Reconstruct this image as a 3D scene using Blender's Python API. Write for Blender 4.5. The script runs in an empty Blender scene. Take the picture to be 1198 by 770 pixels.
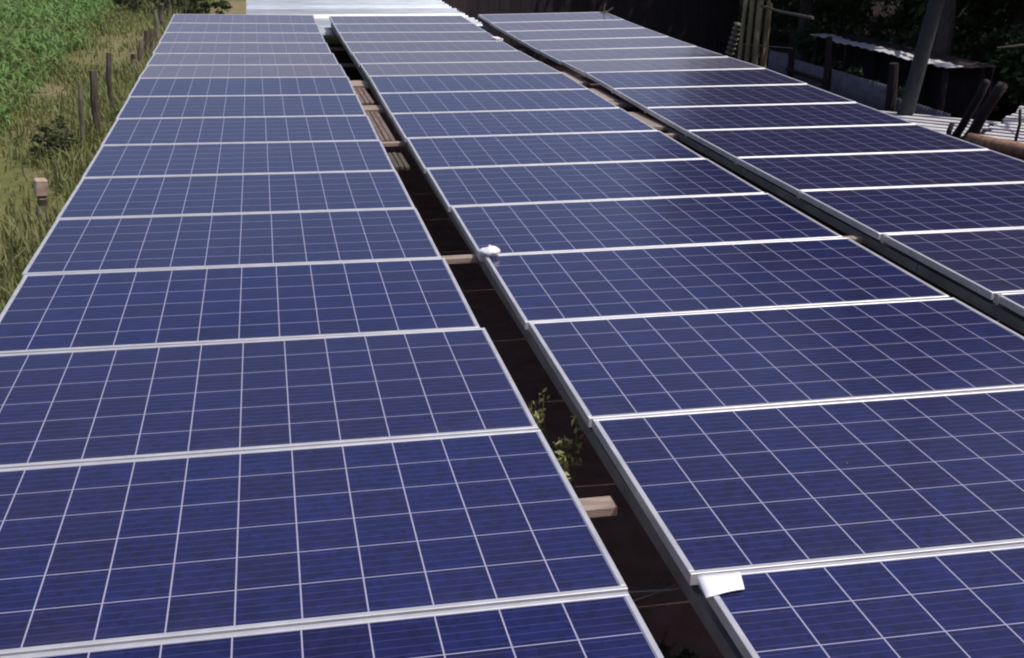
import bpy, bmesh, math, random
from mathutils import Vector, Matrix, Euler, noise
random.seed(7)
R_ = random.Random(11)
C = bpy.context.scene.collection
SC = bpy.context.scene

# ---------------------------------------------------------------- camera, sky, sun, exposure
cam = bpy.data.cameras.new('camera'); camo = bpy.data.objects.new('camera', cam); C.objects.link(camo)
camo.location = (-0.8147, -2.4048, 1.6439)
camo.rotation_euler = (1.214335, -0.01222, -0.209858)
cam.sensor_width = 36; cam.lens = 36 * 1339.53 / 1198; cam.clip_end = 2000; cam.clip_start = .05
SC.camera = camo
TO_SUN = Vector((0.44, -0.26, 0.86)).normalized()
w = bpy.data.worlds.new('World'); SC.world = w; w.use_nodes = True
nt = w.node_tree; nt.nodes.clear()
sky = nt.nodes.new('ShaderNodeTexSky'); sky.sky_type = 'NISHITA'; sky.sun_disc = False
sky.sun_elevation = math.asin(TO_SUN.z); sky.sun_rotation = math.atan2(TO_SUN.x, TO_SUN.y)
sky.air_density = 1.0; sky.dust_density = 3.5; sky.ozone_density = 1.0
bg = nt.nodes.new('ShaderNodeBackground'); bg.inputs['Strength'].default_value = 0.11
wo = nt.nodes.new('ShaderNodeOutputWorld')
tint = nt.nodes.new('ShaderNodeMix'); tint.data_type = 'RGBA'; tint.blend_type = 'MULTIPLY'; tint.inputs[0].default_value = 1
tint.inputs[7].default_value = (1.04, .96, 1.12, 1)          # slightly violet air, as in the photograph
nt.links.new(sky.outputs[0], tint.inputs[6]); nt.links.new(tint.outputs[2], bg.inputs[0]); nt.links.new(bg.outputs[0], wo.inputs[0])
sl = bpy.data.lights.new('sun', 'SUN'); sl.energy = 3.2; sl.angle = math.radians(.53); sl.color = (1, .95, .90)
so = bpy.data.objects.new('sun', sl); C.objects.link(so)
so.rotation_euler = TO_SUN.to_track_quat('Z', 'Y').to_euler()
SC.view_settings.view_transform = 'Standard'; SC.view_settings.look = 'None'
SC.cycles.filter_width = 2.0
SC.view_settings.exposure = 0; SC.view_settings.gamma = 1

# ---------------------------------------------------------------- helpers
class MB:
    def __init__(s): s.v = []; s.f = []
    def box(s, c, d, M=None):
        n = len(s.v); x, y, z = d[0]/2, d[1]/2, d[2]/2
        for a in ((-x,-y,-z),(x,-y,-z),(x,y,-z),(-x,y,-z),(-x,-y,z),(x,-y,z),(x,y,z),(-x,y,z)):
            p = Vector(a)
            if M: p = M @ p
            s.v.append(tuple(p + Vector(c)))
        for f in ((0,3,2,1),(4,5,6,7),(0,1,5,4),(1,2,6,5),(2,3,7,6),(3,0,4,7)): s.f.append(tuple(n+i for i in f))
    def tube(s, pts, rad, seg=8, cap=True, wob=0, rnd=R_):
        pts = [Vector(p) for p in pts]; n0 = len(s.v)
        if not isinstance(rad, (list, tuple)): rad = [rad]*len(pts)
        for i, p in enumerate(pts):
            t = (pts[min(i+1, len(pts)-1)] - pts[max(i-1, 0)]).normalized()
            u = t.cross(Vector((0, 0, 1)) if abs(t.z) < .9 else Vector((1, 0, 0))).normalized(); q = t.cross(u)
            for k in range(seg):
                a = 2*math.pi*k/seg; r = rad[i]*(1 + wob*rnd.uniform(-1, 1))
                s.v.append(tuple(p + u*math.cos(a)*r + q*math.sin(a)*r))
        for i in range(len(pts)-1):
            for k in range(seg):
                a = n0+i*seg+k; b = n0+i*seg+(k+1) % seg
                s.f.append((a, b, b+seg, a+seg))
        if cap:
            s.f.append(tuple(n0+k for k in range(seg))[::-1]); m = n0+(len(pts)-1)*seg
            s.f.append(tuple(m+k for k in range(seg)))
    def quad(s, a, b, c, d):
        n = len(s.v); s.v += [tuple(a), tuple(b), tuple(c), tuple(d)]; s.f.append((n, n+1, n+2, n+3))
    def tri(s, a, b, c):
        n = len(s.v); s.v += [tuple(a), tuple(b), tuple(c)]; s.f.append((n, n+1, n+2))
    def build(s, name, m, parent=None, smooth=False, bevel=0, origin=None):
        me = bpy.data.meshes.new(name)
        v = s.v
        if origin is not None:
            o3 = Vector(origin); v = [tuple(Vector(p)-o3) for p in v]
        me.from_pydata(v, [], s.f); me.update()
        me.materials.append(m)
        if smooth:
            for p in me.polygons: p.use_smooth = True
        o = bpy.data.objects.new(name, me); C.objects.link(o)
        if origin is not None: o.location = origin
        if bevel:
            b = o.modifiers.new('bevel', 'BEVEL'); b.width = bevel; b.segments = 1; b.limit_method = 'ANGLE'
        if parent: o.parent = parent
        return o
def tag(o, label=None, cat=None, group=None, kind=None):
    if label: o['label'] = label
    if cat: o['category'] = cat
    if group: o['group'] = group
    if kind: o['kind'] = kind
    return o
def empty(name, loc=(0,0,0), label=None, cat=None, group=None, rot=None):
    o = bpy.data.objects.new(name, None); C.objects.link(o); o.location = loc; o.empty_display_size = .1
    if rot: o.rotation_euler = rot
    return tag(o, label, cat, group)

def mat(name):
    m = bpy.data.materials.new(name); m.use_nodes = True
    n = m.node_tree.nodes; n.clear()
    out = n.new('ShaderNodeOutputMaterial'); b = n.new('ShaderNodeBsdfPrincipled')
    m.node_tree.links.new(b.outputs[0], out.inputs[0])
    return m, m.node_tree, b
def node(t, typ, **kw):
    n = t.nodes.new(typ)
    for k, v in kw.items(): setattr(n, k, v)
    return n
def mth(t, op, a, b=None, c=None):
    n = node(t, 'ShaderNodeMath', operation=op)
    for i, x in enumerate((a, b, c)):
        if x is None: continue
        if isinstance(x, (int, float)): n.inputs[i].default_value = x
        else: t.links.new(x, n.inputs[i])
    return n.outputs[0]
def mixc(t, f, a, b):
    n = node(t, 'ShaderNodeMix', data_type='RGBA')
    if isinstance(f, (int, float)): n.inputs[0].default_value = f
    else: t.links.new(f, n.inputs[0])
    for i, x in ((6, a), (7, b)):
        if isinstance(x, tuple): n.inputs[i].default_value = (*x, 1)
        else: t.links.new(x, n.inputs[i])
    return n.outputs[2]
def nz(t, scale, detail=3, rough=.55, vec=None, dist=0):
    n = node(t, 'ShaderNodeTexNoise'); n.inputs['Scale'].default_value = scale; n.inputs['Detail'].default_value = detail
    n.inputs['Roughness'].default_value = rough; n.inputs['Distortion'].default_value = dist
    if vec is not None: t.links.new(vec, n.inputs['Vector'])
    return n.outputs[0]
def ramp(t, f, lo, hi):
    n = node(t, 'ShaderNodeMapRange'); n.inputs[1].default_value = lo; n.inputs[2].default_value = hi; n.clamp = True
    t.links.new(f, n.inputs[0]); return n.outputs[0]
def objco(t): return node(t, 'ShaderNodeTexCoord').outputs['Object']
def mapped(t, vec, sc):
    n = node(t, 'ShaderNodeMapping'); n.inputs['Scale'].default_value = sc; t.links.new(vec, n.inputs[0]); return n.outputs[0]
def geo(t): return node(t, 'ShaderNodeNewGeometry')
def simple(name, ca, cb, scale=6, rough=.8, metal=0, sc=None, lo=.35, hi=.65, spec=.4, bump=0, bscale=30, var=0):
    m, t, b = mat(name); co = objco(t)
    v = mapped(t, co, sc) if sc else co
    f = ramp(t, nz(t, scale, 4, .6, v), lo, hi); col = mixc(t, f, ca, cb)
    if var:
        r = node(t, 'ShaderNodeObjectInfo').outputs['Random']
        h = node(t, 'ShaderNodeHueSaturation'); t.links.new(col, h.inputs['Color'])
        t.links.new(mth(t, 'ADD', mth(t, 'MULTIPLY', r, var), 1-var/2), h.inputs['Value']); col = h.outputs[0]
    t.links.new(col, b.inputs['Base Color'])
    b.inputs['Roughness'].default_value = rough; b.inputs['Metallic'].default_value = metal
    b.inputs['Specular IOR Level'].default_value = spec
    if bump:
        bp = node(t, 'ShaderNodeBump'); bp.inputs['Strength'].default_value = bump; bp.inputs['Distance'].default_value = .01
        t.links.new(nz(t, bscale, 4, .6, v), bp.inputs['Height']); t.links.new(bp.outputs[0], b.inputs['Normal'])
    return m
def leafmat(name, ca, cb, cc=None, trans=.25, scale=1.2):
    """leaf colour varies leaf by leaf (island random) and in broad patches; light passes through a little"""
    m, t, b = mat(name)
    r = geo(t).outputs['Random Per Island']
    col = mixc(t, r, ca, cb)
    if cc: col = mixc(t, mth(t, 'MULTIPLY', ramp(t, nz(t, scale, 2, .5, geo(t).outputs['Position']), .45, .65), .8), col, cc)
    t.links.new(col, b.inputs['Base Color']); b.inputs['Roughness'].default_value = .55
    b.inputs['Specular IOR Level'].default_value = .3
    tr = node(t, 'ShaderNodeBsdfTranslucent'); t.links.new(col, tr.inputs[0])
    mx = node(t, 'ShaderNodeMixShader'); mx.inputs[0].default_value = trans
    out = [n for n in t.nodes if n.type == 'OUTPUT_MATERIAL'][0]
    t.links.new(b.outputs[0], mx.inputs[1]); t.links.new(tr.outputs[0], mx.inputs[2]); t.links.new(mx.outputs[0], out.inputs[0])
    return m

# ---------------------------------------------------------------- materials
CPX, CPY = .1618, .1613; NX, NY = 12, 6
def cell_material():
    m, t, b = mat('polycrystalline_cells'); co = objco(t)
    sx = node(t, 'ShaderNodeSeparateXYZ'); t.links.new(co, sx.inputs[0])
    u = mth(t, 'ADD', mth(t, 'DIVIDE', sx.outputs[0], CPX), NX/2); v = mth(t, 'ADD', mth(t, 'DIVIDE', sx.outputs[1], CPY), NY/2)
    iu = mth(t, 'FLOOR', u); iv = mth(t, 'FLOOR', v); fu = mth(t, 'FRACT', u); fv = mth(t, 'FRACT', v)
    du = mth(t, 'MINIMUM', fu, mth(t, 'SUBTRACT', 1, fu)); dv = mth(t, 'MINIMUM', fv, mth(t, 'SUBTRACT', 1, fv))
    line = mth(t, 'MAXIMUM', mth(t, 'LESS_THAN', du, .0125), mth(t, 'LESS_THAN', dv, .0108))
    outx = mth(t, 'GREATER_THAN', mth(t, 'ABSOLUTE', sx.outputs[0]), CPX*NX/2 + .01)
    outy = mth(t, 'GREATER_THAN', mth(t, 'ABSOLUTE', sx.outputs[1]), CPY*NY/2 + .01)
    white = mth(t, 'MAXIMUM', line, mth(t, 'MAXIMUM', outx, outy))
    bus = mth(t, 'FRACT', mth(t, 'MULTIPLY', fv, 5)); busd = mth(t, 'ABSOLUTE', mth(t, 'SUBTRACT', bus, .5))
    busm = mth(t, 'LESS_THAN', busd, .022)
    rnd = node(t, 'ShaderNodeObjectInfo').outputs['Random']
    cx = node(t, 'ShaderNodeCombineXYZ'); t.links.new(iu, cx.inputs[0]); t.links.new(iv, cx.inputs[1]); t.links.new(mth(t, 'MULTIPLY', rnd, 91.7), cx.inputs[2])
    wn = node(t, 'ShaderNodeTexWhiteNoise', noise_dimensions='3D'); t.links.new(cx.outputs[0], wn.inputs[0])
    wn2 = node(t, 'ShaderNodeSeparateColor'); t.links.new(wn.outputs['Color'], wn2.inputs[0])
    cell = mixc(t, wn2.outputs[0], CELL_A, CELL_B)
    cell = mixc(t, mth(t, 'MULTIPLY', wn2.outputs[1], .6), cell, CELL_C)
    cell = mixc(t, mth(t, 'MULTIPLY', rnd, .45), cell, CELL_D)               # batches of panels differ a little
    vo = node(t, 'ShaderNodeTexVoronoi'); vo.inputs['Scale'].default_value = 42; t.links.new(co, vo.inputs['Vector'])
    vs = node(t, 'ShaderNodeSeparateColor'); t.links.new(vo.outputs['Color'], vs.inputs[0])
    hs = node(t, 'ShaderNodeHueSaturation'); t.links.new(cell, hs.inputs['Color'])
    t.links.new(mth(t, 'ADD', .70, mth(t, 'MULTIPLY', vs.outputs[0], .60)), hs.inputs['Value'])
    col = mixc(t, mth(t, 'MULTIPLY', busm, .15), hs.outputs[0], (.40, .40, .46))
    col = mixc(t, mth(t, 'MULTIPLY', white, .92), col, (.37, .37, .48))
    # dust film in cloudy streaks
    pos = geo(t).outputs['Position']
    d = mth(t, 'MULTIPLY', ramp(t, nz(t, 1.1, 5, .62, mapped(t, pos, (1, .6, 1))), .3, .75), .018)
    # dirt washed down to the near edge of each panel, and a few pale droppings
    low = ramp(t, mth(t, 'ADD', sx.outputs[1], mth(t, 'MULTIPLY', nz(t, 4, 4, .6, mapped(t, pos, (1, .35, 1))), .30)), -.27, -.42)
    d = mth(t, 'ADD', d, mth(t, 'MULTIPLY', low, .045))
    sp = node(t, 'ShaderNodeTexVoronoi'); sp.inputs['Scale'].default_value = 2.1; t.links.new(pos, sp.inputs['Vector'])
    spc = node(t, 'ShaderNodeSeparateColor'); t.links.new(sp.outputs['Color'], spc.inputs[0])
    spot = mth(t, 'MULTIPLY', mth(t, 'LESS_THAN', mth(t, 'ADD', sp.outputs['Distance'], mth(t, 'MULTIPLY', nz(t, 60, 2, .5, pos), .02)), .028), mth(t, 'GREATER_THAN', spc.outputs[0], .86))
    d = mth(t, 'ADD', d, mth(t, 'MULTIPLY', spot, .45))
    at = node(t, 'ShaderNodeAttribute', attribute_type='OBJECT', attribute_name='dust_and_sheen')
    d = mth(t, 'ADD', d, at.outputs['Fac'])  # per-panel tone: a little dust plus painted sky reflection
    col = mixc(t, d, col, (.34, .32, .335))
    t.links.new(col, b.inputs['Base Color'])
    t.links.new(mth(t, 'ADD', .10, mth(t, 'MULTIPLY', nz(t, 2.3, 4, .6, pos), .14)), b.inputs['Roughness'])
    b.inputs['IOR'].default_value = 1.45; b.inputs['Specular IOR Level'].default_value = .5
    return m
CELL_A = (.0060, .0085, .062); CELL_B = (.0085, .0080, .050); CELL_C = (.0045, .0115, .086); CELL_D = (.0105, .0100, .050)
M_cell = cell_material()
M_alu = simple('anodised_aluminium', (.50, .51, .51), (.61, .62, .62), 9, .42, .35, spec=.5)
M_rail = simple('dull_rail', (.16, .17, .17), (.24, .25, .25), 6, .5, .3)
M_clamp = simple('clamp_aluminium', (.5, .5, .52), (.62, .62, .64), 20, .4, .5)
M_back = simple('white_backsheet', (.62, .62, .64), (.7, .7, .7), 3, .6)
M_white = simple('white_plastic', (.80, .80, .80), (.86, .86, .86), 5, .45)
M_wood = simple('sawn_wood', (.23, .175, .135), (.36, .29, .235), 5, .85, sc=(1.2, 9, 9), bump=.3, var=.3)
M_gapwood = simple('old_grey_brown_wood', (.11, .080, .065), (.21, .155, .13), 6, .9, sc=(9, 1.2, 9), bump=.4, var=.3)
M_post = simple('weathered_wood', (.070, .060, .042), (.135, .112, .082), 7, .9, sc=(6, 6, 1), bump=.5, var=.4)
M_palepost = simple('grey_weathered_wood', (.12, .11, .075), (.19, .17, .12), 7, .9, sc=(6, 6, 1), bump=.5, var=.3)
M_darkwood = simple('shade_dark_wood', (.022, .016, .018), (.036, .027, .028), 4, .85, sc=(6, 6, 1), bump=.4, var=.5)  # very dark wood, shade on walls and shed put into the colour
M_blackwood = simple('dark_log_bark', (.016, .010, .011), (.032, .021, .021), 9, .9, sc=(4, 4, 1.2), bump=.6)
M_log = simple('brown_log', (.22, .12, .075), (.40, .24, .15), 6, .85, sc=(5, 5, 1), bump=.4)
M_bamboo = simple('dry_bamboo', (.13, .115, .055), (.24, .21, .12), 5, .6, sc=(3, 3, .8), var=.5)
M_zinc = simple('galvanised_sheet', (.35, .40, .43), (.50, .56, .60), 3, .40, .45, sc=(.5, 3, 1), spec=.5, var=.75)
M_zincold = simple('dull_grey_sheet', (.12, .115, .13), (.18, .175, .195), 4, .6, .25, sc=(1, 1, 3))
M_zincbright = simple('pale_tin_sheet', (.66, .65, .64), (.82, .81, .80), 5, .5, .25, sc=(1, 4, 1))
M_conc = simple('grey_pole', (.035, .04, .04), (.055, .06, .058), 5, .85, sc=(4, 4, .8), bump=.4)  # grey darkened to carry the tree shade on the pole
M_brick = simple('orange_clay', (.33, .22, .15), (.50, .40, .31), 14, .9, bump=.5)
M_bark = simple('tree_bark', (.05, .04, .035), (.10, .085, .07), 8, .95, sc=(5, 5, 1), bump=.6)
M_wire = simple('dull_wire', (.12, .12, .115), (.18, .18, .17), 8, .5, .6)
M_maize = leafmat('crop_leaf', (.115, .225, .050), (.190, .325, .095), (.190, .250, .080), .35, .5)
M_grass = leafmat('grass_blade', (.155, .190, .058), (.265, .260, .115), (.190, .235, .070), .32, .8)
M_weed = leafmat('weed_leaf', (.22, .25, .08), (.40, .40, .18), None, .2)
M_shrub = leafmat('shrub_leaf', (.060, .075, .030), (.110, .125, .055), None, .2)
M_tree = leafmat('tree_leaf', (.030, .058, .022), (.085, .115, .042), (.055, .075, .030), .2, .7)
M_stem = simple('green_stem', (.09, .11, .04), (.16, .15, .07), 8, .8)

def ground_material():
    m, t, b = mat('ground_soil'); pos = geo(t).outputs['Position']
    sx = node(t, 'ShaderNodeSeparateXYZ'); t.links.new(pos, sx.inputs[0])
    n1 = ramp(t, nz(t, .55, 5, .6, pos), .40, .62); n2 = nz(t, 6, 5, .65, pos)
    verge = mixc(t, n1, (.150, .160, .060), (.250, .205, .125))
    verge = mixc(t, mth(t, 'MULTIPLY', ramp(t, n2, .4, .7), .5), verge, (.07, .085, .03))
    soil = mixc(t, ramp(t, n2, .3, .7), (.22, .135, .115), (.36, .24, .20))       # reddish soil under the panels
    pen = mixc(t, ramp(t, n2, .3, .7), (.018, .014, .014), (.035, .027, .026))      # dark pen soil, tree shade partly put into its colour
    field = mixc(t, ramp(t, n2, .3, .7), (.06, .075, .025), (.11, .09, .05))
    edge = mth(t, 'ADD', sx.outputs[0], mth(t, 'MULTIPLY', mth(t, 'SUBTRACT', nz(t, 1.3, 4, .6, pos), .5), .9))
    far = ramp(t, mth(t, 'ADD', sx.outputs[1], mth(t, 'MULTIPLY', n2, .8)), 15.2, 16.4)
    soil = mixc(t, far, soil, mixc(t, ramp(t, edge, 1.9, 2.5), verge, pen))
    c = mixc(t, ramp(t, edge, -2.35, -1.95), verge, soil)
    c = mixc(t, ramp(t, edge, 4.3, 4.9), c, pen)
    c = mixc(t, ramp(t, edge, -3.9, -4.3), c, field)
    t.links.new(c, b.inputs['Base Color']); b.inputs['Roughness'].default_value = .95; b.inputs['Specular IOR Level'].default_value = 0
    bp = node(t, 'ShaderNodeBump'); bp.inputs['Strength'].default_value = .6; bp.inputs['Distance'].default_value = .04
    t.links.new(nz(t, 9, 6, .7, pos), bp.inputs['Height']); t.links.new(bp.outputs[0], b.inputs['Normal'])
    return m
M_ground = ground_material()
GZ = -1.0

# ---------------------------------------------------------------- ground (one sheet to the horizon)
def gheight(x, y):
    h = .05*noise.noise(Vector((x*.5, y*.5, 0))) + .025*noise.noise(Vector((x*1.7, y*1.7, 3)))
    return GZ + h
g = MB(); xs = [-900, -300, -100, -40] + [-20+i*.5 for i in range(81)] + [40, 100, 300, 900]
ys = [-900, -200, -60, -20] + [-6+i*.5 for i in range(101)] + [70, 140, 400, 900]
for y in ys:
    for x in xs: g.v.append((x, y, gheight(x, y)))
for j in range(len(ys)-1):
    for i in range(len(xs)-1):
        a = j*len(xs)+i; g.f.append((a, a+1, a+1+len(xs), a+len(xs)))
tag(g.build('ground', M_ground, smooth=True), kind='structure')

# ---------------------------------------------------------------- solar panels
W, D, H = 1.974, 1.000, .036; FL = .016
PANELS = [
 (0, 0, -1.0196, 14.673, 0.0648, 0.0263, 0.0136, -0.0045),
 (0, 1, -1.0184, 13.6613, 0.0415, 0.0197, 0.0131, -0.0045),
 (0, 2, -1.0178, 12.6494, 0.0252, 0.0123, 0.0129, -0.0046),
 (0, 3, -1.0105, 11.6375, 0.0165, 0.0046, 0.0126, -0.0046),
 (0, 4, -0.9959, 10.6255, 0.0162, -0.0046, 0.012, -0.0047),
 (0, 5, -0.9851, 9.6135, 0.0243, -0.0116, 0.011, -0.0048),
 (0, 6, -0.9823, 8.6016, 0.0221, 0.0157, 0.0101, -0.0048),
 (0, 7, -0.981, 7.5897, 0.007, 0.014, 0.0099, -0.0049),
 (0, 8, -0.9774, 6.5778, -0.0052, 0.01, 0.0098, -0.005),
 (0, 9, -0.9772, 5.5659, -0.0129, 0.005, 0.0094, -0.005),
 (0, 10, -0.9788, 4.5539, -0.0149, -0.001, 0.009, -0.005),
 (0, 11, -0.9797, 3.5419, -0.0142, -0.0006, 0.009, -0.005),
 (0, 12, -0.9714, 2.5299, -0.0167, 0.0054, 0.008, -0.0049),
 (0, 13, -0.9588, 1.5179, -0.0173, -0.0044, 0.0057, -0.0047),
 (0, 14, -0.9608, 0.5059, -0.0076, -0.0148, 0.005, -0.0046),
 (0, 15, -0.97, -0.5059, 0.0074, -0.0148, 0.0058, -0.0048),
 (1, 0, 1.1791, 14.6617, 0.038, 0.0131, 0.0031, -0.0053),
 (1, 1, 1.1781, 13.6498, 0.0249, 0.0127, 0.0031, -0.0054),
 (1, 2, 1.1782, 12.6378, 0.014, 0.0087, 0.003, -0.0054),
 (1, 3, 1.1794, 11.6259, 0.0082, 0.0028, 0.0026, -0.0053),
 (1, 4, 1.1848, 10.6139, 0.0096, -0.0057, 0.0019, -0.0053),
 (1, 5, 1.1914, 9.6019, 0.0181, -0.0111, 0.001, -0.0054),
 (1, 6, 1.1914, 8.59, 0.0178, 0.0116, -0.0003, -0.0056),
 (1, 7, 1.1852, 7.578, 0.0072, 0.0095, -0.0018, -0.0059),
 (1, 8, 1.1841, 6.5661, -0.0021, 0.0088, -0.0027, -0.0065),
 (1, 9, 1.1879, 5.5541, -0.011, 0.009, -0.0036, -0.0078),
 (1, 10, 1.1904, 4.5421, -0.0172, 0.0033, -0.0048, -0.0096),
 (1, 11, 1.1944, 3.5301, -0.0181, -0.0013, -0.0055, -0.0121),
 (1, 12, 1.2018, 2.5181, -0.0158, -0.003, -0.0046, -0.0146),
 (1, 13, 1.1989, 1.5062, -0.0085, -0.0114, -0.0023, -0.0159),
 (1, 14, 1.1913, 0.4942, 0.0035, -0.0123, 0.0008, -0.0168),
 (1, 15, 1.1932, -0.5177, 0.0159, -0.0123, 0.0039, -0.0176),
 (2, 0, 3.4081, 14.6128, 0.0629, 0.0203, -0.0139, -0.0052),
 (2, 1, 3.3919, 13.601, 0.0444, 0.016, -0.0149, -0.0051),
 (2, 2, 3.39, 12.5891, 0.0313, 0.0102, -0.015, -0.005),
 (2, 3, 3.3871, 11.5771, 0.0239, 0.0044, -0.0136, -0.0049),
 (2, 4, 3.3866, 10.5651, 0.0235, -0.0033, -0.0112, -0.0048),
 (2, 5, 3.3942, 9.5531, 0.0299, -0.0091, -0.0079, -0.0047),
 (2, 6, 3.3907, 8.5412, 0.0284, 0.0121, -0.0048, -0.0046),
 (2, 7, 3.3782, 7.5293, 0.0155, 0.0132, -0.0026, -0.0044),
 (2, 8, 3.3702, 6.5174, 0.0035, 0.0106, -0.0013, -0.0043),
 (2, 9, 3.3686, 5.5054, -0.0032, 0.0025, -0.0004, -0.0046),
 (2, 10, 3.3624, 4.4934, -0.0021, -0.0046, 0.0006, -0.005),
 (2, 11, 3.3555, 3.4814, 0.0017, -0.0029, 0.0012, -0.0051),
 (2, 12, 3.3627, 2.4694, 0.0037, -0.0011, 0.0012, -0.0049),
 (2, 13, 3.3689, 1.4574, 0.0038, 0.0008, 0.0012, -0.0047),
 (2, 14, 3.3698, 0.4454, 0.0025, 0.0018, 0.0011, -0.0047),
 (2, 15, 3.3704, -0.5666, 0.0007, 0.0018, 0.0011, -0.0047),
]
fm = MB()
fm.box((0, D/2-FL/2, -H/2), (W, FL, H)); fm.box((0, -D/2+FL/2, -H/2), (W, FL, H))
fm.box((-W/2+FL/2, 0, -H/2), (FL, D-2*FL, H)); fm.box((W/2-FL/2, 0, -H/2), (FL, D-2*FL, H))
gl = MB(); iw, ih = W-2*FL, D-2*FL
gl.box((0, 0, -.0065), (iw-.0004, ih-.0004, .007))
def endclamp_mesh():
    c = MB(); c.box((-W/2-.004, D/2-.02, -.020), (.008, .03, .044)); c.box((-W/2+.004, D/2-.02, .003), (.02, .03, .003)); return c
proto = empty('solar_panel')
pf = fm.build('frame', M_alu, proto, bevel=.0015)
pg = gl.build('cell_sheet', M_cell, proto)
jb = MB(); jb.box((0, .40, -.045), (.11, .09, .022)); pc = [jb.build('junction_box', M_blackwood, proto, bevel=.003)]
ec = endclamp_mesh()
ORD = ['first', 'second', 'third', 'fourth', 'fifth', 'sixth', 'seventh', 'eighth', 'ninth', 'tenth', 'eleventh', 'twelfth', 'thirteenth', 'fourteenth', 'fifteenth', 'sixteenth']
ROWN = ['left row', 'middle row', 'right row']
first = True; ecm = None
PW = {}
for (r, s, x, y, z, rx, ry, rz) in PANELS:
    if r == 2 and s > 13: continue
    if first:
        p = proto; kids = [pf, pg] + pc
    else:
        p = proto.copy(); C.objects.link(p); kids = []
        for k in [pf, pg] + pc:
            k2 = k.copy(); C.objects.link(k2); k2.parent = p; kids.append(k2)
    first = False
    kids[1]['dust_and_sheen'] = (.26 if s < 6 else .004) + (.035 if r == 2 else 0) + .02*R_.random()  # far and right-row amounts paint reflected sky, the random rest is dust
    p.location = (x, y, z); p.rotation_euler = (rx, ry, rz)
    look = 'pale sky-toned' if s < 6 else ('dark blue' if r == 2 else 'blue')
    extra = ''
    if r == 1 and s == 15: extra = ', white tag on corner'
    elif r == 1 and s == 11: extra = ', white scrap at corner'
    elif s == 15: extra = ', nearest the viewer'
    tag(p, '%s solar panel, %s from the far end in %s%s' % (look, ORD[s], ROWN[r], extra), 'solar panel', 'solar panels in three rows')
    if r == 2:
        e = ec.build('end_clamp', M_clamp, p) if ecm is None else bpy.data.objects.new('end_clamp', ecm)
        if ecm is None: ecm = e.data
        else: C.objects.link(e); e.parent = p
    PW[(r, s)] = Matrix.Translation((x, y, z)) @ Euler((rx, ry, rz)).to_matrix().to_4x4()

for xr, lab in ((.235, 'under the left edge of the middle row'), (2.41, 'under the left edge of the right row')):
    k = MB()
    for i in range(4 if xr < 1 else 2): k.box((xr, (1.05 if xr < 1 else .6)+i*4.05, -.082), (.035, 4.04, .05))
    tag(k.build('support_rail', M_rail), 'long dull grey metal rail ' + lab, 'rail', 'rails under the panel edges', 'thing')
# white tag clipped on a corner, cap on another, scrap on the far edge
t_ = MB()
for j in range(7):
    for i in range(7):
        a, b_ = i/6, j/6
        P = Vector((.205, -.008, 0))*(1-a)*(1-b_) + Vector((.322, -.016, 0))*a*(1-b_) + Vector((.300, -.096, 0))*a*b_ + Vector((.193, -.108, 0))*(1-a)*b_
        t_.v.append((P.x, P.y, .014 + .004*math.sin(a*2.2)*(.5+b_)))
for j in range(6):
    for i in range(6):
        q = j*7+i; t_.f.append((q, q+7, q+8, q+1))
o = t_.build('plastic_tag', M_white, smooth=True); m_ = o.modifiers.new('thick', 'SOLIDIFY'); m_.thickness = .003; m_.offset = 1
tag(o, 'square white plastic tag lying on the nearest panel corner of the middle row', 'tag')
bm = MB(); rings = 7
for j in range(rings):
    a = j/(rings-1)*math.pi/2
    for k in range(14):
        ph = 2*math.pi*k/14
        bm.v.append((.245+.050*math.cos(a)*math.cos(ph)*(1+.2*math.cos(2*ph+.6)), 3.03+.050*math.cos(a)*math.sin(ph), -.004+.026*math.sin(a)*(1+.35*math.cos(ph+1))+.004*math.cos(5*ph+a*3)))
for j in range(rings-1):
    for k in range(14):
        a = j*14+k; b_ = j*14+(k+1) % 14; bm.f.append((a, b_, b_+14, a+14))
bm.f.append(tuple(range(14))[::-1])
tag(bm.build('plastic_bag', M_white, smooth=True), 'small crumpled white plastic bag resting on the left edge of the middle row', 'bag')
sc_ = MB(); sc_.box((2.135, 12.27, .024), (.10, .14, .012), Euler((.08, .05, .3)).to_matrix()); sc_.box((2.175, 12.25, .012), (.03, .10, .03), Euler((0, .3, .3)).to_matrix())
tag(sc_.build('plastic_scrap', M_white), 'small white scrap on the far right edge of the middle row', 'scrap')
wr = MB(); wr.tube([(4.36, 15.05, .06), (4.37, 15.06, .16), (4.39, 15.06, .22)], .012, 6); wr.tube([(4.30, 15.02, .08), (4.42, 15.02, .10), (4.50, 15.00, .16)], .014, 6)
tag(wr.build('wire_stub', M_post), 'bent dark wire stub sticking up at far corner of the right row', 'wire')

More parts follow.
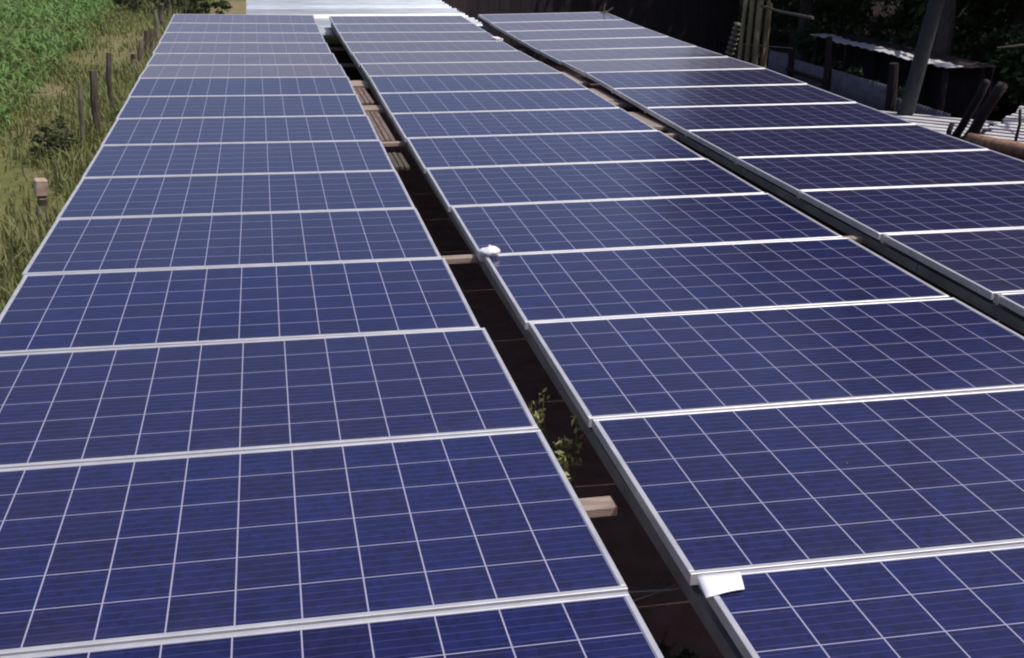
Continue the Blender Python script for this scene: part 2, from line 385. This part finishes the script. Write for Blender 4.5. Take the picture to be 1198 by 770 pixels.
# ---------------------------------------------------------------- wooden supports under the panels
BY = [(-.9, .10, -.06), (.585, .075, -.075), (3.17, .05, -.055), (6.2, .05, -.055), (7.80, .26, -.06), (9.28, .30, -.06), (10.8, .10, -.28), (12.4, .10, -.28), (14.1, .10, -.28)]
ROWX = ['nearest the viewer, mostly hidden', 'showing pale in the near gap below the weeds', 'showing as a thin strip beside the white bag', 'thin, below the two broad boards in the left gap', 'broad, nearer of two lit boards in the left gap', 'broad, farther of two lit boards in the left gap', 'dark, just past the broad boards', 'dark, second past the broad boards', 'dark, nearest the tin roof']
for (y, wd, bz), lab in zip(BY, ROWX):
    b = empty('support_beam', (1.2, y, bz), 'rough wooden beam under the panels, ' + lab, 'beam', 'wooden beams under the panels'); b['kind'] = 'thing'
    for xa, xb in (((-1.9, .168), (.9, 4.3)) if wd == .075 else ((-1.9, 1.15), (1.16, 4.3))):
        k = MB(); k.box(((xa+xb)/2-1.2, 0, -.025), (xb-xa, wd, .034), Euler((R_.uniform(-.03, .03), 0, 0)).to_matrix())
        k.build('board', M_wood, b, bevel=.004)
for (x, y) in [(-1.75, .585), (-.42, .585), (3.2, .585), (4.2, .585), (-1.75, 3.17), (-.40, 3.17), (4.2, 3.17), (-1.75, 6.2), (3.2, 6.2), (4.2, 6.2), (-1.75, 9.3), (-.45, 9.3), (4.2, 9.3), (-1.75, 12.4), (4.2, 12.4)]:
    k = MB(); k.tube([(x, y, GZ-.1), (x+R_.uniform(-.02, .02), y, -.10 if y < 10 else -.325)], [.06, .055], 9, wob=.06)
    o = k.build('support_post', M_post, origin=(x, y, GZ))
    tag(o, 'round wooden post in the shade holding up the beams under the panels', 'post', 'posts holding the panel beams', 'thing')
sk = empty('added_boards', (4.33, 7, GZ), 'added dark boards blocking the sun under the right edge of the right row', 'boards'); sk['kind'] = 'thing'  # unseen boards put in to keep sunlight off the soil
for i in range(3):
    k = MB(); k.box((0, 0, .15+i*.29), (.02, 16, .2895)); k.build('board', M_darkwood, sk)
# upright planks seen through the left gap under the broad boards, and a board along the right gap
for (x, y, L, wd, z, lab, mm) in [(.10, 8.55, .95, .13, -.085, 'greyish, farthest', M_gapwood), (.095, 6.98, 1.25, .12, -.085, 'brown with dark grooves, middle', M_gapwood), (.10, 5.72, .46, .11, -.11, 'olive and mossy, nearest', M_post)]:
    k = MB()
    for q in range(3): k.box(((q-1)*wd/3, R_.uniform(-.03, .03), R_.uniform(-.004, .004)), (wd/3-.006, L, .025))
    o = k.build('gap_board', mm, bevel=.003); o.location = (x, y, z); o.rotation_euler = (R_.uniform(-.02, .02), 0, R_.uniform(-.015, .015))
    tag(o, 'narrow boards laid lengthwise in the left gap, ' + lab, 'board', None, 'thing')
k = MB(); k.tube([(-.15, .26, -.20), (.0, .29, -.215), (.12, .28, -.21), (.24, .24, -.19), (.4, .2, -.12)], .0035, 6); k.tube([(-.15, .22, -.22), (.05, .24, -.235), (.22, .27, -.21), (.4, .25, -.12)], .003, 6)
tag(k.build('cable', M_wire, smooth=True), 'pair of thin sagging cables crossing the near end of the left gap', 'cable')
for (x, y, L, wd, z, lab) in [(2.35, 9.35, .8, .16, -.075, 'reddish, farthest'), (2.335, 8.2, .75, .16, -.075, 'pale brown, middle'), (2.33, 6.85, .8, .16, -.075, 'dull brown, nearest')]:
    gb = MB(); gb.box((0, 0, 0), (wd, L, .03)); o = gb.build('loose_board', M_wood, bevel=.003); o.location = (x, y, z); o.rotation_euler = (R_.uniform(-.03, .03), .05, R_.uniform(-.03, .03))
    tag(o, 'short loose board lying lengthwise in the right gap, ' + lab, 'board', None, 'thing')
# ---------------------------------------------------------------- tin roof beyond the far panels
def ribbed(n, L, wd, rib, hgt, prof=((0, 0), (.55, 0), (.66, 1), (.86, 1), (.97, 0))):
    """sheet with ribs running along local x; wd across"""
    k = MB(); pts = []
    y = 0
    while y < wd:
        for a, b in prof:
            if y + a*rib <= wd: pts.append((y+a*rib, b*hgt))
        y += rib
    pts.append((wd, 0))
    nx = max(2, int(L/.4))
    for (yy, zz) in pts:
        for i in range(nx+1): k.v.append((-L/2+L*i/nx, yy, zz))
    for j in range(len(pts)-1):
        for i in range(nx):
            a = j*(nx+1)+i; k.f.append((a, a+1, a+nx+2, a+nx+1))
    return k
roof = empty('tin_roof', (.76, 14.5, -.16), 'bright galvanised tin roof just beyond the far ends of the panels', 'roof')
yy = 0
for i in range(9):
    L = 3.56 if i else 3.3
    k = ribbed(1, L, .92, .30, .042)
    o = k.build('roof_sheet', M_zinc if i != 2 else M_zincbright, roof); o.location = (R_.uniform(-.012, .012) if i else .1, yy, .012*(i % 2)+.006); o.rotation_euler = (.018, 0, R_.uniform(-.004, .004))
    m_ = o.modifiers.new('thick', 'SOLIDIFY'); m_.thickness = .002
    yy += .86
for xx in (-1.5, 0, 1.5):
    k = MB(); k.box((xx, 3.9, -.06), (.07, 7.7, .06)); k.build('rafter', M_darkwood, roof)
for xx, y2 in ((-1.5, .4), (1.6, .4), (-1.5, 7.4), (1.6, 7.4)):
    k = MB(); k.box((xx, y2, -.45), (.09, .09, .72)); k.build('post', M_darkwood, roof)
k = MB(); k.box((0, .05, -.50), (3.2, .03, .74)); k.build('wall', M_darkwood, roof)

# ---------------------------------------------------------------- left: fence posts, verge, crop
FP = [(-2.725, 7.79, -.765, .045, -.01, 0), (-2.734, 11.585, -.215, .046, .02, 1), (-2.811, 10.857, -.272, .026, .05, 2), (-2.723, 13.0, -.186, .034, .023, 1), (-2.77, 16.7, -.63, .04, -.015, 2), (-2.744, 17.5, -.536, .05, .02, 2), (-2.74, 18.8, -.50, .05, 0, 1), (-2.746, 20.0, -.60, .05, -.015, 1), (-2.774, 21.7, -.412, .045, -.026, 2), (-2.82, 23.6, -.45, .05, 0, 1), (-2.8, 25.6, -.5, .05, 0, 1), (-2.8, 4.6, -.45, .05, 0, 1), (-2.82, 1.6, -.4, .05, 0, 1)]
FLAB = ['grey fence post topped by an orange clay block', 'thick dark fence post beside the left row of panels', 'thin pale stick post just left of the thick dark post', 'tall slim dark fence post behind the thick dark post', 'short pale fence post past the slim dark post', 'short pale leaning fence post, second past the slim dark post', 'short dark fence post, third past the slim dark post', 'short dark fence post, fourth past the slim dark post', 'tall pale fence post close to the far corner of the left row', 'dark fence post beyond the far corner of the left row', 'dark fence post farthest along the line', 'fence post at the left outside the crop edge', 'fence post nearest the viewer on the left']
for (x, y, zt, r, ln, kd), lab in zip(FP, FLAB):
    k = MB(); hgt = zt-GZ; n = 6
    bx, by = R_.uniform(-.02, .02), R_.uniform(-.02, .02)
    pts = [(ln*i/n + bx*math.sin(i*1.3), by*math.sin(i*1.7), -.15 + (hgt+.15)*i/n) for i in range(n+1)]
    k.tube(pts, [r*(1.08-.16*i/n) for i in range(n+1)], 9, wob=.10)
    t = empty('fence_post', (x, y, GZ), lab, 'fence post', 'fence posts along the field')
    k.build('shaft', M_palepost if kd != 1 else M_post, t)
    if kd == 0:
        c = MB(); c.box((.0, 0, hgt+.085), (.105, .09, .15), Euler((.05, .10, .35)).to_matrix())
        cb = c.build('cap_block', M_brick, t, bevel=.012)

def blade(k, p, h, wd, ang, lean):
    d = Vector((math.cos(ang), math.sin(ang), 0)); s = Vector((-d.y, d.x, 0))*wd*.5
    a = p + d*lean*h*.35 + Vector((0, 0, h*.6)); e = p + d*lean*h + Vector((0, 0, h*(1-.25*lean)))
    n = len(k.v); k.v += [tuple(p-s), tuple(p+s), tuple(a+s*.8), tuple(a-s*.8), tuple(e)]
    k.f += [(n, n+1, n+2, n+3), (n+3, n+2, n+4)]
k = MB(); cnt = 0
while cnt < 42000:
    y = R_.uniform(1, 36)
    x = R_.uniform(-3.2 - .10*max(y, 4) - .9, -2.02)
    q = noise.noise(Vector((x*.8, y*.55, 1.7)))
    bare = q > .18
    if bare and R_.random() < .82: continue
    near = math.exp(-((x+2.75)/.35)**2)
    h = R_.uniform(.05, .16) + .26*near*R_.random()**1.5 + (.06 if q < -.2 else 0)
    if y > 20: h *= 1.2
    blade(k, Vector((x, y, gheight(x, y)-.01)), h, R_.uniform(.008, .018)*(1+y*.03), R_.uniform(0, 6.28), R_.uniform(.1, .9)); cnt += 1
tag(k.build('verge_grass', M_grass), 'olive and straw coloured grass covering the strip along the fence', 'grass', kind='stuff')

def maize_plant(k, p, sc):
    nl = R_.randint(7, 10); a0 = R_.uniform(0, 6.28); hh = R_.uniform(.35, .6)*sc
    k.tube([p, p+Vector((0, 0, hh*.6))], [.012, .007], 4, cap=False)
    for i in range(nl):
        a = a0 + i*2.5 + R_.uniform(-.4, .4); d = Vector((math.cos(a), math.sin(a), 0)); s = Vector((-d.y, d.x, 0))
        z0 = hh*(.12+.6*i/nl); L = R_.uniform(.28, .48)*sc; wd = R_.uniform(.022, .036)*sc*1.3
        up = R_.uniform(.5, 1.3); prev = None; N = 4
        for j in range(N+1):
            u = j/N; q = p + Vector((0, 0, z0)) + d*L*u*.8 + Vector((0, 0, L*(up*u - 1.0*u*u)))
            ww = wd*(1-u**2)*(.6+.8*min(u*3, 1)) + .001
            cur = (q - s*ww*.5, q + s*ww*.5)
            if prev:
                n = len(k.v)
                if j == 1: k.v += [tuple(prev[0]), tuple(prev[1])]; n2 = n
                k.v += [tuple(cur[1]), tuple(cur[0])]
                if j == 1: k.f.append((n, n+1, n+2, n+3)); last = (n+3, n+2)
                else: k.f.append((last[0], last[1], n, n+1)); last = (n+1, n)
            prev = cur
k = MB(); yv = 6.0
rowx = -3.95
for ri in range(26):
    x0 = rowx - ri*.38; y = 8.0
    while y < 44:
        xx = x0 - .028*max(0, y-10) + R_.uniform(-.14, .14) - .25*noise.noise(Vector((y*.5, ri, 0)))
        vis_left = -3.5 - (y-10.4)*.30 - 2.0
        if xx > vis_left and R_.random() < .93:
            maize_plant(k, Vector((xx, y, gheight(xx, y))), R_.uniform(.75, 1.15)*(.8 if ri == 0 else 1))
        y += R_.uniform(.16, .34)
tag(k.build('crop_plants', M_maize), 'bright green leafy crop filling the field at top left', 'crop', kind='stuff')

def leaf_at(k, c, sz, rnd=R_):
    a = Vector((rnd.gauss(0, 1), rnd.gauss(0, 1), rnd.gauss(0, 1))).normalized()
    b = a.cross(Vector((rnd.gauss(0, 1), rnd.gauss(0, 1), rnd.gauss(0, 1)))).normalized()
    k.quad(c-a*sz, c-b*sz*.45, c+a*sz, c+b*sz*.45)
# sunlit spots that the canopy lets through: (plane height, x0, x1, y0, y1)
LIT = [(0, -3, 4.42, -4, 16.2), (-.22, 7.7, 8.2, 11.4, 13.2), (-.6, 6.0, 9.2, 6.6, 10.8), (-.2, 5.8, 6.2, 13.5, 14.2)]
def blocks_lit(p):
    for z, x0, x1, y0, y1 in LIT:
        if p.z <= z: continue
        q = p - TO_SUN*((p.z-z)/TO_SUN.z)
        if x0 < q.x < x1 and y0 < q.y < y1: return True
    return False
def crown(k, c, rad, nclump, per, size, flat=.7, cond=None):
    for i in range(nclump):
        v = Vector((R_.gauss(0, 1), R_.gauss(0, 1), R_.gauss(0, 1))).normalized()*(R_.random()**.4)
        cc = c + Vector((v.x*rad[0], v.y*rad[1], v.z*rad[2])); rr = R_.uniform(.25, .5)*min(rad)*.7
        for j in range(per):
            q = cc + Vector((R_.gauss(0, .5)*rr, R_.gauss(0, .5)*rr, R_.gauss(0, .5)*rr*flat))
            if q.z < GZ+.02 or (cond and cond(q)): continue
            leaf_at(k, q, size*R_.uniform(.6, 1.3))
def shrub(name, label, c, rad, n, per, size, m, group=None, cat='shrub'):
    t = empty(name, (c[0], c[1], GZ), label, cat, group)
    k = MB(); crown(k, Vector((0, 0, rad[2]*.85)) + Vector((c[0], c[1], GZ)), rad, n, per, size)
    k.v = [(a-c[0], b-c[1], z-GZ) for a, b, z in k.v]; k.build('foliage', m, t)
    s = MB()
    for i in range(7):
        a = R_.uniform(0, 6.28); s.tube([(0, 0, -.05), (math.cos(a)*rad[0]*.3, math.sin(a)*rad[1]*.3, rad[2]*.8), (math.cos(a)*rad[0]*.6, math.sin(a)*rad[1]*.6, rad[2]*1.4)], [.012, .008, .004], 5)
    s.build('stems', M_bark, t); return t
shrub('shrub', 'low dark scrubby shrub beside the thin pale stick post', (-2.98, 10.3), (.22, .30, .26), 26, 55, .026, M_shrub, 'shrubs along the fence')
shrub('shrub', 'dark scrub past the far corner of the left row', (-3.3, 27.5), (.9, 1.0, .45), 30, 60, .06, M_shrub, 'shrubs along the fence')
shrub('shrub', 'dark scrub close to the left end of the tin roof', (-2.3, 26.5), (.8, .8, .40), 30, 60, .06, M_shrub, 'shrubs along the fence')

# weeds growing up in the gaps
def weed(x, y, h, label, sp=.045):
    t = empty('weed', (x, y, GZ), label, 'weed', 'weeds growing in the gaps')
    s = MB(); f = MB()
    for i in range(4):
        a = R_.uniform(0, 6.28); e = Vector((math.cos(a)*sp*R_.uniform(.2, 1), math.sin(a)*sp*R_.uniform(.2, 1), h*R_.uniform(.86, 1)))
        s.tube([(0, 0, -.05), e*.5+Vector((.01, 0, 0)), e], [.006, .004, .002], 5)
        for j in range(24):
            u = R_.uniform(.8, 1.0); c = e*u + Vector((R_.gauss(0, .014), R_.gauss(0, .014), R_.gauss(0, .012)))
            leaf_at(f, c, R_.uniform(.010, .022))
    s.build('stem', M_stem, t); f.build('leaves', M_weed, t)
weed(.095, 1.36, .985, 'straggly yellow green weed in left gap touching the left row')
weed(.165, 1.12, .975, 'leafy yellow green weed in left gap against the middle row')
weed(.065, .88, .955, 'small low weed in the left gap between two taller weeds and the beam', .03)
weed(2.31, 1.75, .955, 'yellow green weed in the right gap at right edge of view')
weed(2.35, 7.4, .93, 'olive weed far along the right gap between loose boards')

# ---------------------------------------------------------------- right: pen, shed, fence sheets, trees
pen = empty('pen_wall', (5.2, 17.5, GZ), 'dark brown plank wall closing the pen past the right row', 'wall'); pen['kind'] = 'thing'
for i in range(26):
    k = MB(); k.box((-2.45+i*.19, R_.uniform(-.006, .006), .60+R_.uniform(-.02, .02)), (.182, .025, 1.24)); k.build('plank', M_darkwood, pen)
for zz in (.3, 1.0):
    k = MB(); k.box((0, .04, zz), (5.0, .05, .08)); k.build('rail', M_darkwood, pen)
# bamboo bundle with rail
bl = ['leftmost, pale yellow', 'second from left, olive', 'thickest, middle of the bunch', 'behind the thickest one', 'second from right, thin', 'rightmost, thin and dark', 'short one at the front']
for i, (dx, dy, zt, r, ln) in enumerate([(-.13, .10, .42, .030, .05), (-.04, .02, .40, .036, .03), (.06, -.04, .43, .045, .02), (.09, .06, .38, .035, .03), (.17, -.03, .40, .026, .04), (.25, .03, .36, .028, .02), (.03, -.13, -.02, .030, .01)]):
    k = MB(); n = 9; hgt = zt-GZ
    pts = [(ln*j/n, 0, -.1+(hgt+.1)*j/n) for j in range(n+1)]
    k.tube(pts, [r*(1+.12*(j % 2)) for j in range(n+1)], 8)
    o = k.build('bamboo_pole', M_bamboo, smooth=True, origin=(0, 0, 0)); o.location = (6.0+dx, 13.2+dy, GZ)
    tag(o, 'upright bamboo pole in the bunch by the right row, ' + bl[i], 'pole', 'bamboo poles standing in a bunch')
k = MB(); k.tube([(6.02, 12.95, .455), (6.0, 14.2, .43), (5.97, 17.3, .42)], .035, 8)
tag(k.build('top_rail', M_palepost), 'pale horizontal rail resting on top of the bamboo bunch', 'rail')
k = MB(); k.tube([(6.05, 13.05, .335), (6.05, 12.4, .315), (6.03, 11.4, .325)], .020, 7)
tag(k.build('thin_rail', M_palepost), 'thin pale rail running right from the top of the bamboo bunch', 'rail')
k = MB(); k.tube([(6.05, 13.7, -.25), (6.05, 13.0, -.20), (6.08, 12.0, -.12)], .008, 6)
tag(k.build('fence_wire', M_wire), 'thin slack wire crossing the bamboo bunch at half height', 'wire')
k = MB(); pr = []
for j in range(40):
    u = j/39; pr.append((5.96+.05*u, 13.86-.15*u, -.47+.50*u))
k.tube(pr, [.045 + .028*(.5+.5*math.cos(j*2*math.pi/5.6)) for j in range(40)], 10)
tag(k.build('ribbed_sliver', M_palepost, smooth=True), 'pale ribbed hose as sunlit sheet end, left of the bamboo bunch', 'sliver')  # added shape, sunlight on a corrugated sheet end drawn as pale ribs

# corrugated grey fence sheets with posts, parallel to the rows
fl = ['narrow one at left end, tallest', 'second from left with a dark slot', 'widest, between two dark posts', 'rightmost one, half hidden behind the big pole']
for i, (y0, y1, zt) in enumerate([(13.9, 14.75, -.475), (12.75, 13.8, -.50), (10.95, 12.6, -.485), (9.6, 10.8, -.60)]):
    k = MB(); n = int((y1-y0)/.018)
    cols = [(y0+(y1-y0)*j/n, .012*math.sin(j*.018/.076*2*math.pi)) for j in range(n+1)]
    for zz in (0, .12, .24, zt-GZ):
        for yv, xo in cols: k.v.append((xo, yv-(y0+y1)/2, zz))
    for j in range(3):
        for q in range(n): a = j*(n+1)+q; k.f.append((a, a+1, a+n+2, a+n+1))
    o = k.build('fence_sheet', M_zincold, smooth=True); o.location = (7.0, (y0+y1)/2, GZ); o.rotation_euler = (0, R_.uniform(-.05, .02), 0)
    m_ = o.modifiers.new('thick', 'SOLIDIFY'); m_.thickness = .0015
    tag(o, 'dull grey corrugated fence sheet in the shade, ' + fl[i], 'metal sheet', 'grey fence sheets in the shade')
k = MB(); k.tube([(6.93, 12.6, -.66), (6.93, 13.9, -.66)], .03, 7); tag(k.build('fence_rail', M_blackwood), 'dark rail crossing the second grey fence sheet', 'rail')
for i, (x, y, zt, r) in enumerate([(6.94, 13.84, -.15, .045), (6.94, 12.66, -.05, .048), (6.93, 10.86, -.18, .065), (6.95, 14.85, .0, .05)]):
    k = MB(); k.tube([(0, 0, -.1), (.02, .01, (zt-GZ)*.5), (-.01, 0, zt-GZ)], [r*1.05, r, r*.9], 9, wob=.07)
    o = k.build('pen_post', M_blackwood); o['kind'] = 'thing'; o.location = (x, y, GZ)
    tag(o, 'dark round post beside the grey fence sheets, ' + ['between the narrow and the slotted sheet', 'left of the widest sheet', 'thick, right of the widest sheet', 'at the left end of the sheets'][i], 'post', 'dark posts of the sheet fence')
# big leaning pole
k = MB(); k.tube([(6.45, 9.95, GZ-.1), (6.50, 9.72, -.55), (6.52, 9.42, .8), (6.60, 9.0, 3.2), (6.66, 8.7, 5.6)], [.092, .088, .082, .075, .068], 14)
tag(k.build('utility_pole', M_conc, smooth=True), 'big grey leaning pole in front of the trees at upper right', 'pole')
# added low shed, a bright sun strip drawn as its pale roof edge
sh = empty('added_shed', (8.0, 12.3, GZ), 'low added shed under the trees, its pale roof edge standing for a sunlit strip', 'shed')
k = MB()
nx = 46
for j, (xx, zz) in enumerate([(-.20, .72), (-.05, .725), (.06, .73)]):
    for i in range(nx+1): k.v.append((xx+.01*math.sin(i*1.9), -1.2+3.9*i/nx, zz+.010*math.sin(i*math.pi/1.5)+.03*noise.noise(Vector((i*.13, 4, 0)))))
for j in range(2):
    for i in range(nx): a = j*(nx+1)+i; k.f.append((a, a+nx+1, a+nx+2, a+1))
o = k.build('roof_sheet', M_zincbright, sh); m_ = o.modifiers.new('thick', 'SOLIDIFY'); m_.thickness = .008  # pale sheet paints the sunlit edge of the roof
for yv in (-1.1, .2, 1.6, 2.6):
    for xx in (-.12, .40):
        k = MB(); k.tube([(xx, yv, -.1), (xx, yv, .68+max(0, xx)*.15)], .04, 8, wob=.06); k.build('post', M_blackwood, sh)
k = MB()
for i in range(20): k.box((.50, -1.1+i*.2, .34), (.02, .19, .72))
k.build('back_wall', M_darkwood, sh)
k = MB(); k.box((.30, .75, .715), (.46, 3.9, .015), Euler((0, -.03, 0)).to_matrix()); k.build('roof_board', M_darkwood, sh)  # dark board paints the shaded rest of the roof
# bright ribbed tin sheets lying as a low roof at right
D1 = Vector((.645, -.764, 0)); yaw = math.atan2(D1.y, D1.x)
tl = ['nearest one, over the brown log', 'middle one', 'farthest one against the bushes', 'left one crossed by the dark logs']
for i, (px, py, L, n, zz) in enumerate([(7.10, 7.55, 2.0, 6, -.62), (7.80, 8.13, 2.1, 6, -.60), (8.50, 8.72, 2.1, 5, -.58), (6.15, 8.95, 1.3, 6, -.66)]):
    t = empty('slatted_panel', (px, py, zz), 'pale slatted panel lying low at the right edge, ' + tl[i], 'slatted panel', 'pale slatted panels at the right', (.06, -.02, yaw))
    for q in range(n):
        k = MB(); k.box((R_.uniform(-.05, .05), q*.15+.05, 0), (L + R_.uniform(-.1, .1), .085, .018), Euler((R_.uniform(-.06, .06), 0, R_.uniform(-.012, .012))).to_matrix())
        k.build('slat', M_zincbright, t)
    for xx in (-L*.4, L*.4):
        k = MB(); k.box((xx, n*.075, -.045), (.05, n*.15, .06)); k.build('bearer', M_darkwood, t)
def log(name, a, b, r, m, label, cat='log'):
    k = MB(); a = Vector(a); b = Vector(b); n = 6
    k.tube([a.lerp(b, j/n)+Vector((R_.uniform(-.012, .012), R_.uniform(-.012, .012), 0)) for j in range(n+1)], [r*(1.05-.12*j/n) for j in range(n+1)], 10, wob=.05)
    o = k.build(name, m, smooth=True); return tag(o, label, cat)
log('leaning_log', (6.3, 8.62, -.98), (6.30, 8.00, .02), .042, M_blackwood, 'dark log leaning over the tin sheets, left one of the pair')
log('leaning_log', (6.3, 8.42, -.98), (6.30, 7.74, .02), .058, M_blackwood, 'thicker dark log leaning over the tin sheets, right one of the pair')
log('stake', (6.3, 8.53, -1.0), (6.3, 8.50, -.49), .030, M_blackwood, 'short dark stake standing left of the leaning logs', 'stake')
log('stake', (6.3, 7.40, -1.0), (6.3, 7.385, -.16), .016, M_blackwood, 'thin dark stake in front of the tin sheets near the right edge', 'stake')
log('brown_log', (6.05, 7.75, -.52), (6.35, 6.2, -.47), .070, M_log, 'thick brown log lying at the right edge beside the panels')
for i, (x, y) in enumerate([(6.1, 7.6), (6.3, 6.4)]):
    log('stake', (x, y, -1.05), (x, y, -.575), .045, M_log, 'short brown stake under the thick brown log, ' + ['farther one', 'nearer one'][i], 'stake')

# trees
def tree(x, y, h, spread, zlow, nclump, per, label, lean=(0, 0), thick=.14, size=.10):
    t = empty('tree', (x, y, GZ), label, 'tree', 'trees shading the pen')
    k = MB(); top = Vector((lean[0], lean[1], h*.75))
    pts = [Vector((0, 0, -.15)), top*.25+Vector((.05, .03, 0)), top*.5+Vector((-.05, .02, 0)), top*.8, top]
    k.tube(pts, [thick*1.25, thick, thick*.8, thick*.5, thick*.25], 10, wob=.08)
    f = MB()
    for i in range(9):
        u = R_.uniform(.3, .9); st = top*u; a = i*2.4+R_.uniform(-.3, .3); rr = spread*R_.uniform(.5, .95)
        e = Vector((st.x+math.cos(a)*rr, st.y+math.sin(a)*rr, st.z + R_.uniform(.1, .8)))
        m2 = (st+e)/2 + Vector((0, 0, .15)); k.tube([st, m2, e], [thick*.4, thick*.25, thick*.08], 6)
    wp = Vector((x, y, GZ))
    cc = Vector((x+lean[0], y+lean[1], GZ+(zlow+h)/2))
    def cond(q):
        return blocks_lit(q) or q.x < 4.9
    crown(f, cc, (spread, spread, (h-zlow)/2), nclump, per, size, .7, cond)
    f.v = [(a-x, b-y, z-GZ) for a, b, z in f.v]
    k.build('trunk', M_bark, t); f.build('crown', M_tree, t)
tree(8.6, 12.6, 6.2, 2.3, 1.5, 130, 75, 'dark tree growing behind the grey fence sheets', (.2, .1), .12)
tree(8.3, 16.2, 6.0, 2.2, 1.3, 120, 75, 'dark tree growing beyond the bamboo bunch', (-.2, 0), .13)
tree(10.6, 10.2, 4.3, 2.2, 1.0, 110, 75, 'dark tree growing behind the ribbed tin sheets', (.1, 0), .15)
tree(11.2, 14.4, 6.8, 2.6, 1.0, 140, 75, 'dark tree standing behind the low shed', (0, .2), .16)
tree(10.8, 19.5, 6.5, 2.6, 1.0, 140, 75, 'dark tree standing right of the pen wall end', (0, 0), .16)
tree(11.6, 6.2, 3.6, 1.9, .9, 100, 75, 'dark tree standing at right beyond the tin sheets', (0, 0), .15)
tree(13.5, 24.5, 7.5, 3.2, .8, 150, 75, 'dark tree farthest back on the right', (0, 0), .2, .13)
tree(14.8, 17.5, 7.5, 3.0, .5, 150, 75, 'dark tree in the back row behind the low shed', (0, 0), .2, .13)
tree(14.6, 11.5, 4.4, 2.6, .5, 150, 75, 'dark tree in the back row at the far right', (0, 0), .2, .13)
tree(8.2, 8.7, 4.1, 1.4, 1.3, 90, 75, 'small added tree keeping the sun off the big grey pole', (-.3, .1), .08)  # added crown, set toward the sun to shade the pole
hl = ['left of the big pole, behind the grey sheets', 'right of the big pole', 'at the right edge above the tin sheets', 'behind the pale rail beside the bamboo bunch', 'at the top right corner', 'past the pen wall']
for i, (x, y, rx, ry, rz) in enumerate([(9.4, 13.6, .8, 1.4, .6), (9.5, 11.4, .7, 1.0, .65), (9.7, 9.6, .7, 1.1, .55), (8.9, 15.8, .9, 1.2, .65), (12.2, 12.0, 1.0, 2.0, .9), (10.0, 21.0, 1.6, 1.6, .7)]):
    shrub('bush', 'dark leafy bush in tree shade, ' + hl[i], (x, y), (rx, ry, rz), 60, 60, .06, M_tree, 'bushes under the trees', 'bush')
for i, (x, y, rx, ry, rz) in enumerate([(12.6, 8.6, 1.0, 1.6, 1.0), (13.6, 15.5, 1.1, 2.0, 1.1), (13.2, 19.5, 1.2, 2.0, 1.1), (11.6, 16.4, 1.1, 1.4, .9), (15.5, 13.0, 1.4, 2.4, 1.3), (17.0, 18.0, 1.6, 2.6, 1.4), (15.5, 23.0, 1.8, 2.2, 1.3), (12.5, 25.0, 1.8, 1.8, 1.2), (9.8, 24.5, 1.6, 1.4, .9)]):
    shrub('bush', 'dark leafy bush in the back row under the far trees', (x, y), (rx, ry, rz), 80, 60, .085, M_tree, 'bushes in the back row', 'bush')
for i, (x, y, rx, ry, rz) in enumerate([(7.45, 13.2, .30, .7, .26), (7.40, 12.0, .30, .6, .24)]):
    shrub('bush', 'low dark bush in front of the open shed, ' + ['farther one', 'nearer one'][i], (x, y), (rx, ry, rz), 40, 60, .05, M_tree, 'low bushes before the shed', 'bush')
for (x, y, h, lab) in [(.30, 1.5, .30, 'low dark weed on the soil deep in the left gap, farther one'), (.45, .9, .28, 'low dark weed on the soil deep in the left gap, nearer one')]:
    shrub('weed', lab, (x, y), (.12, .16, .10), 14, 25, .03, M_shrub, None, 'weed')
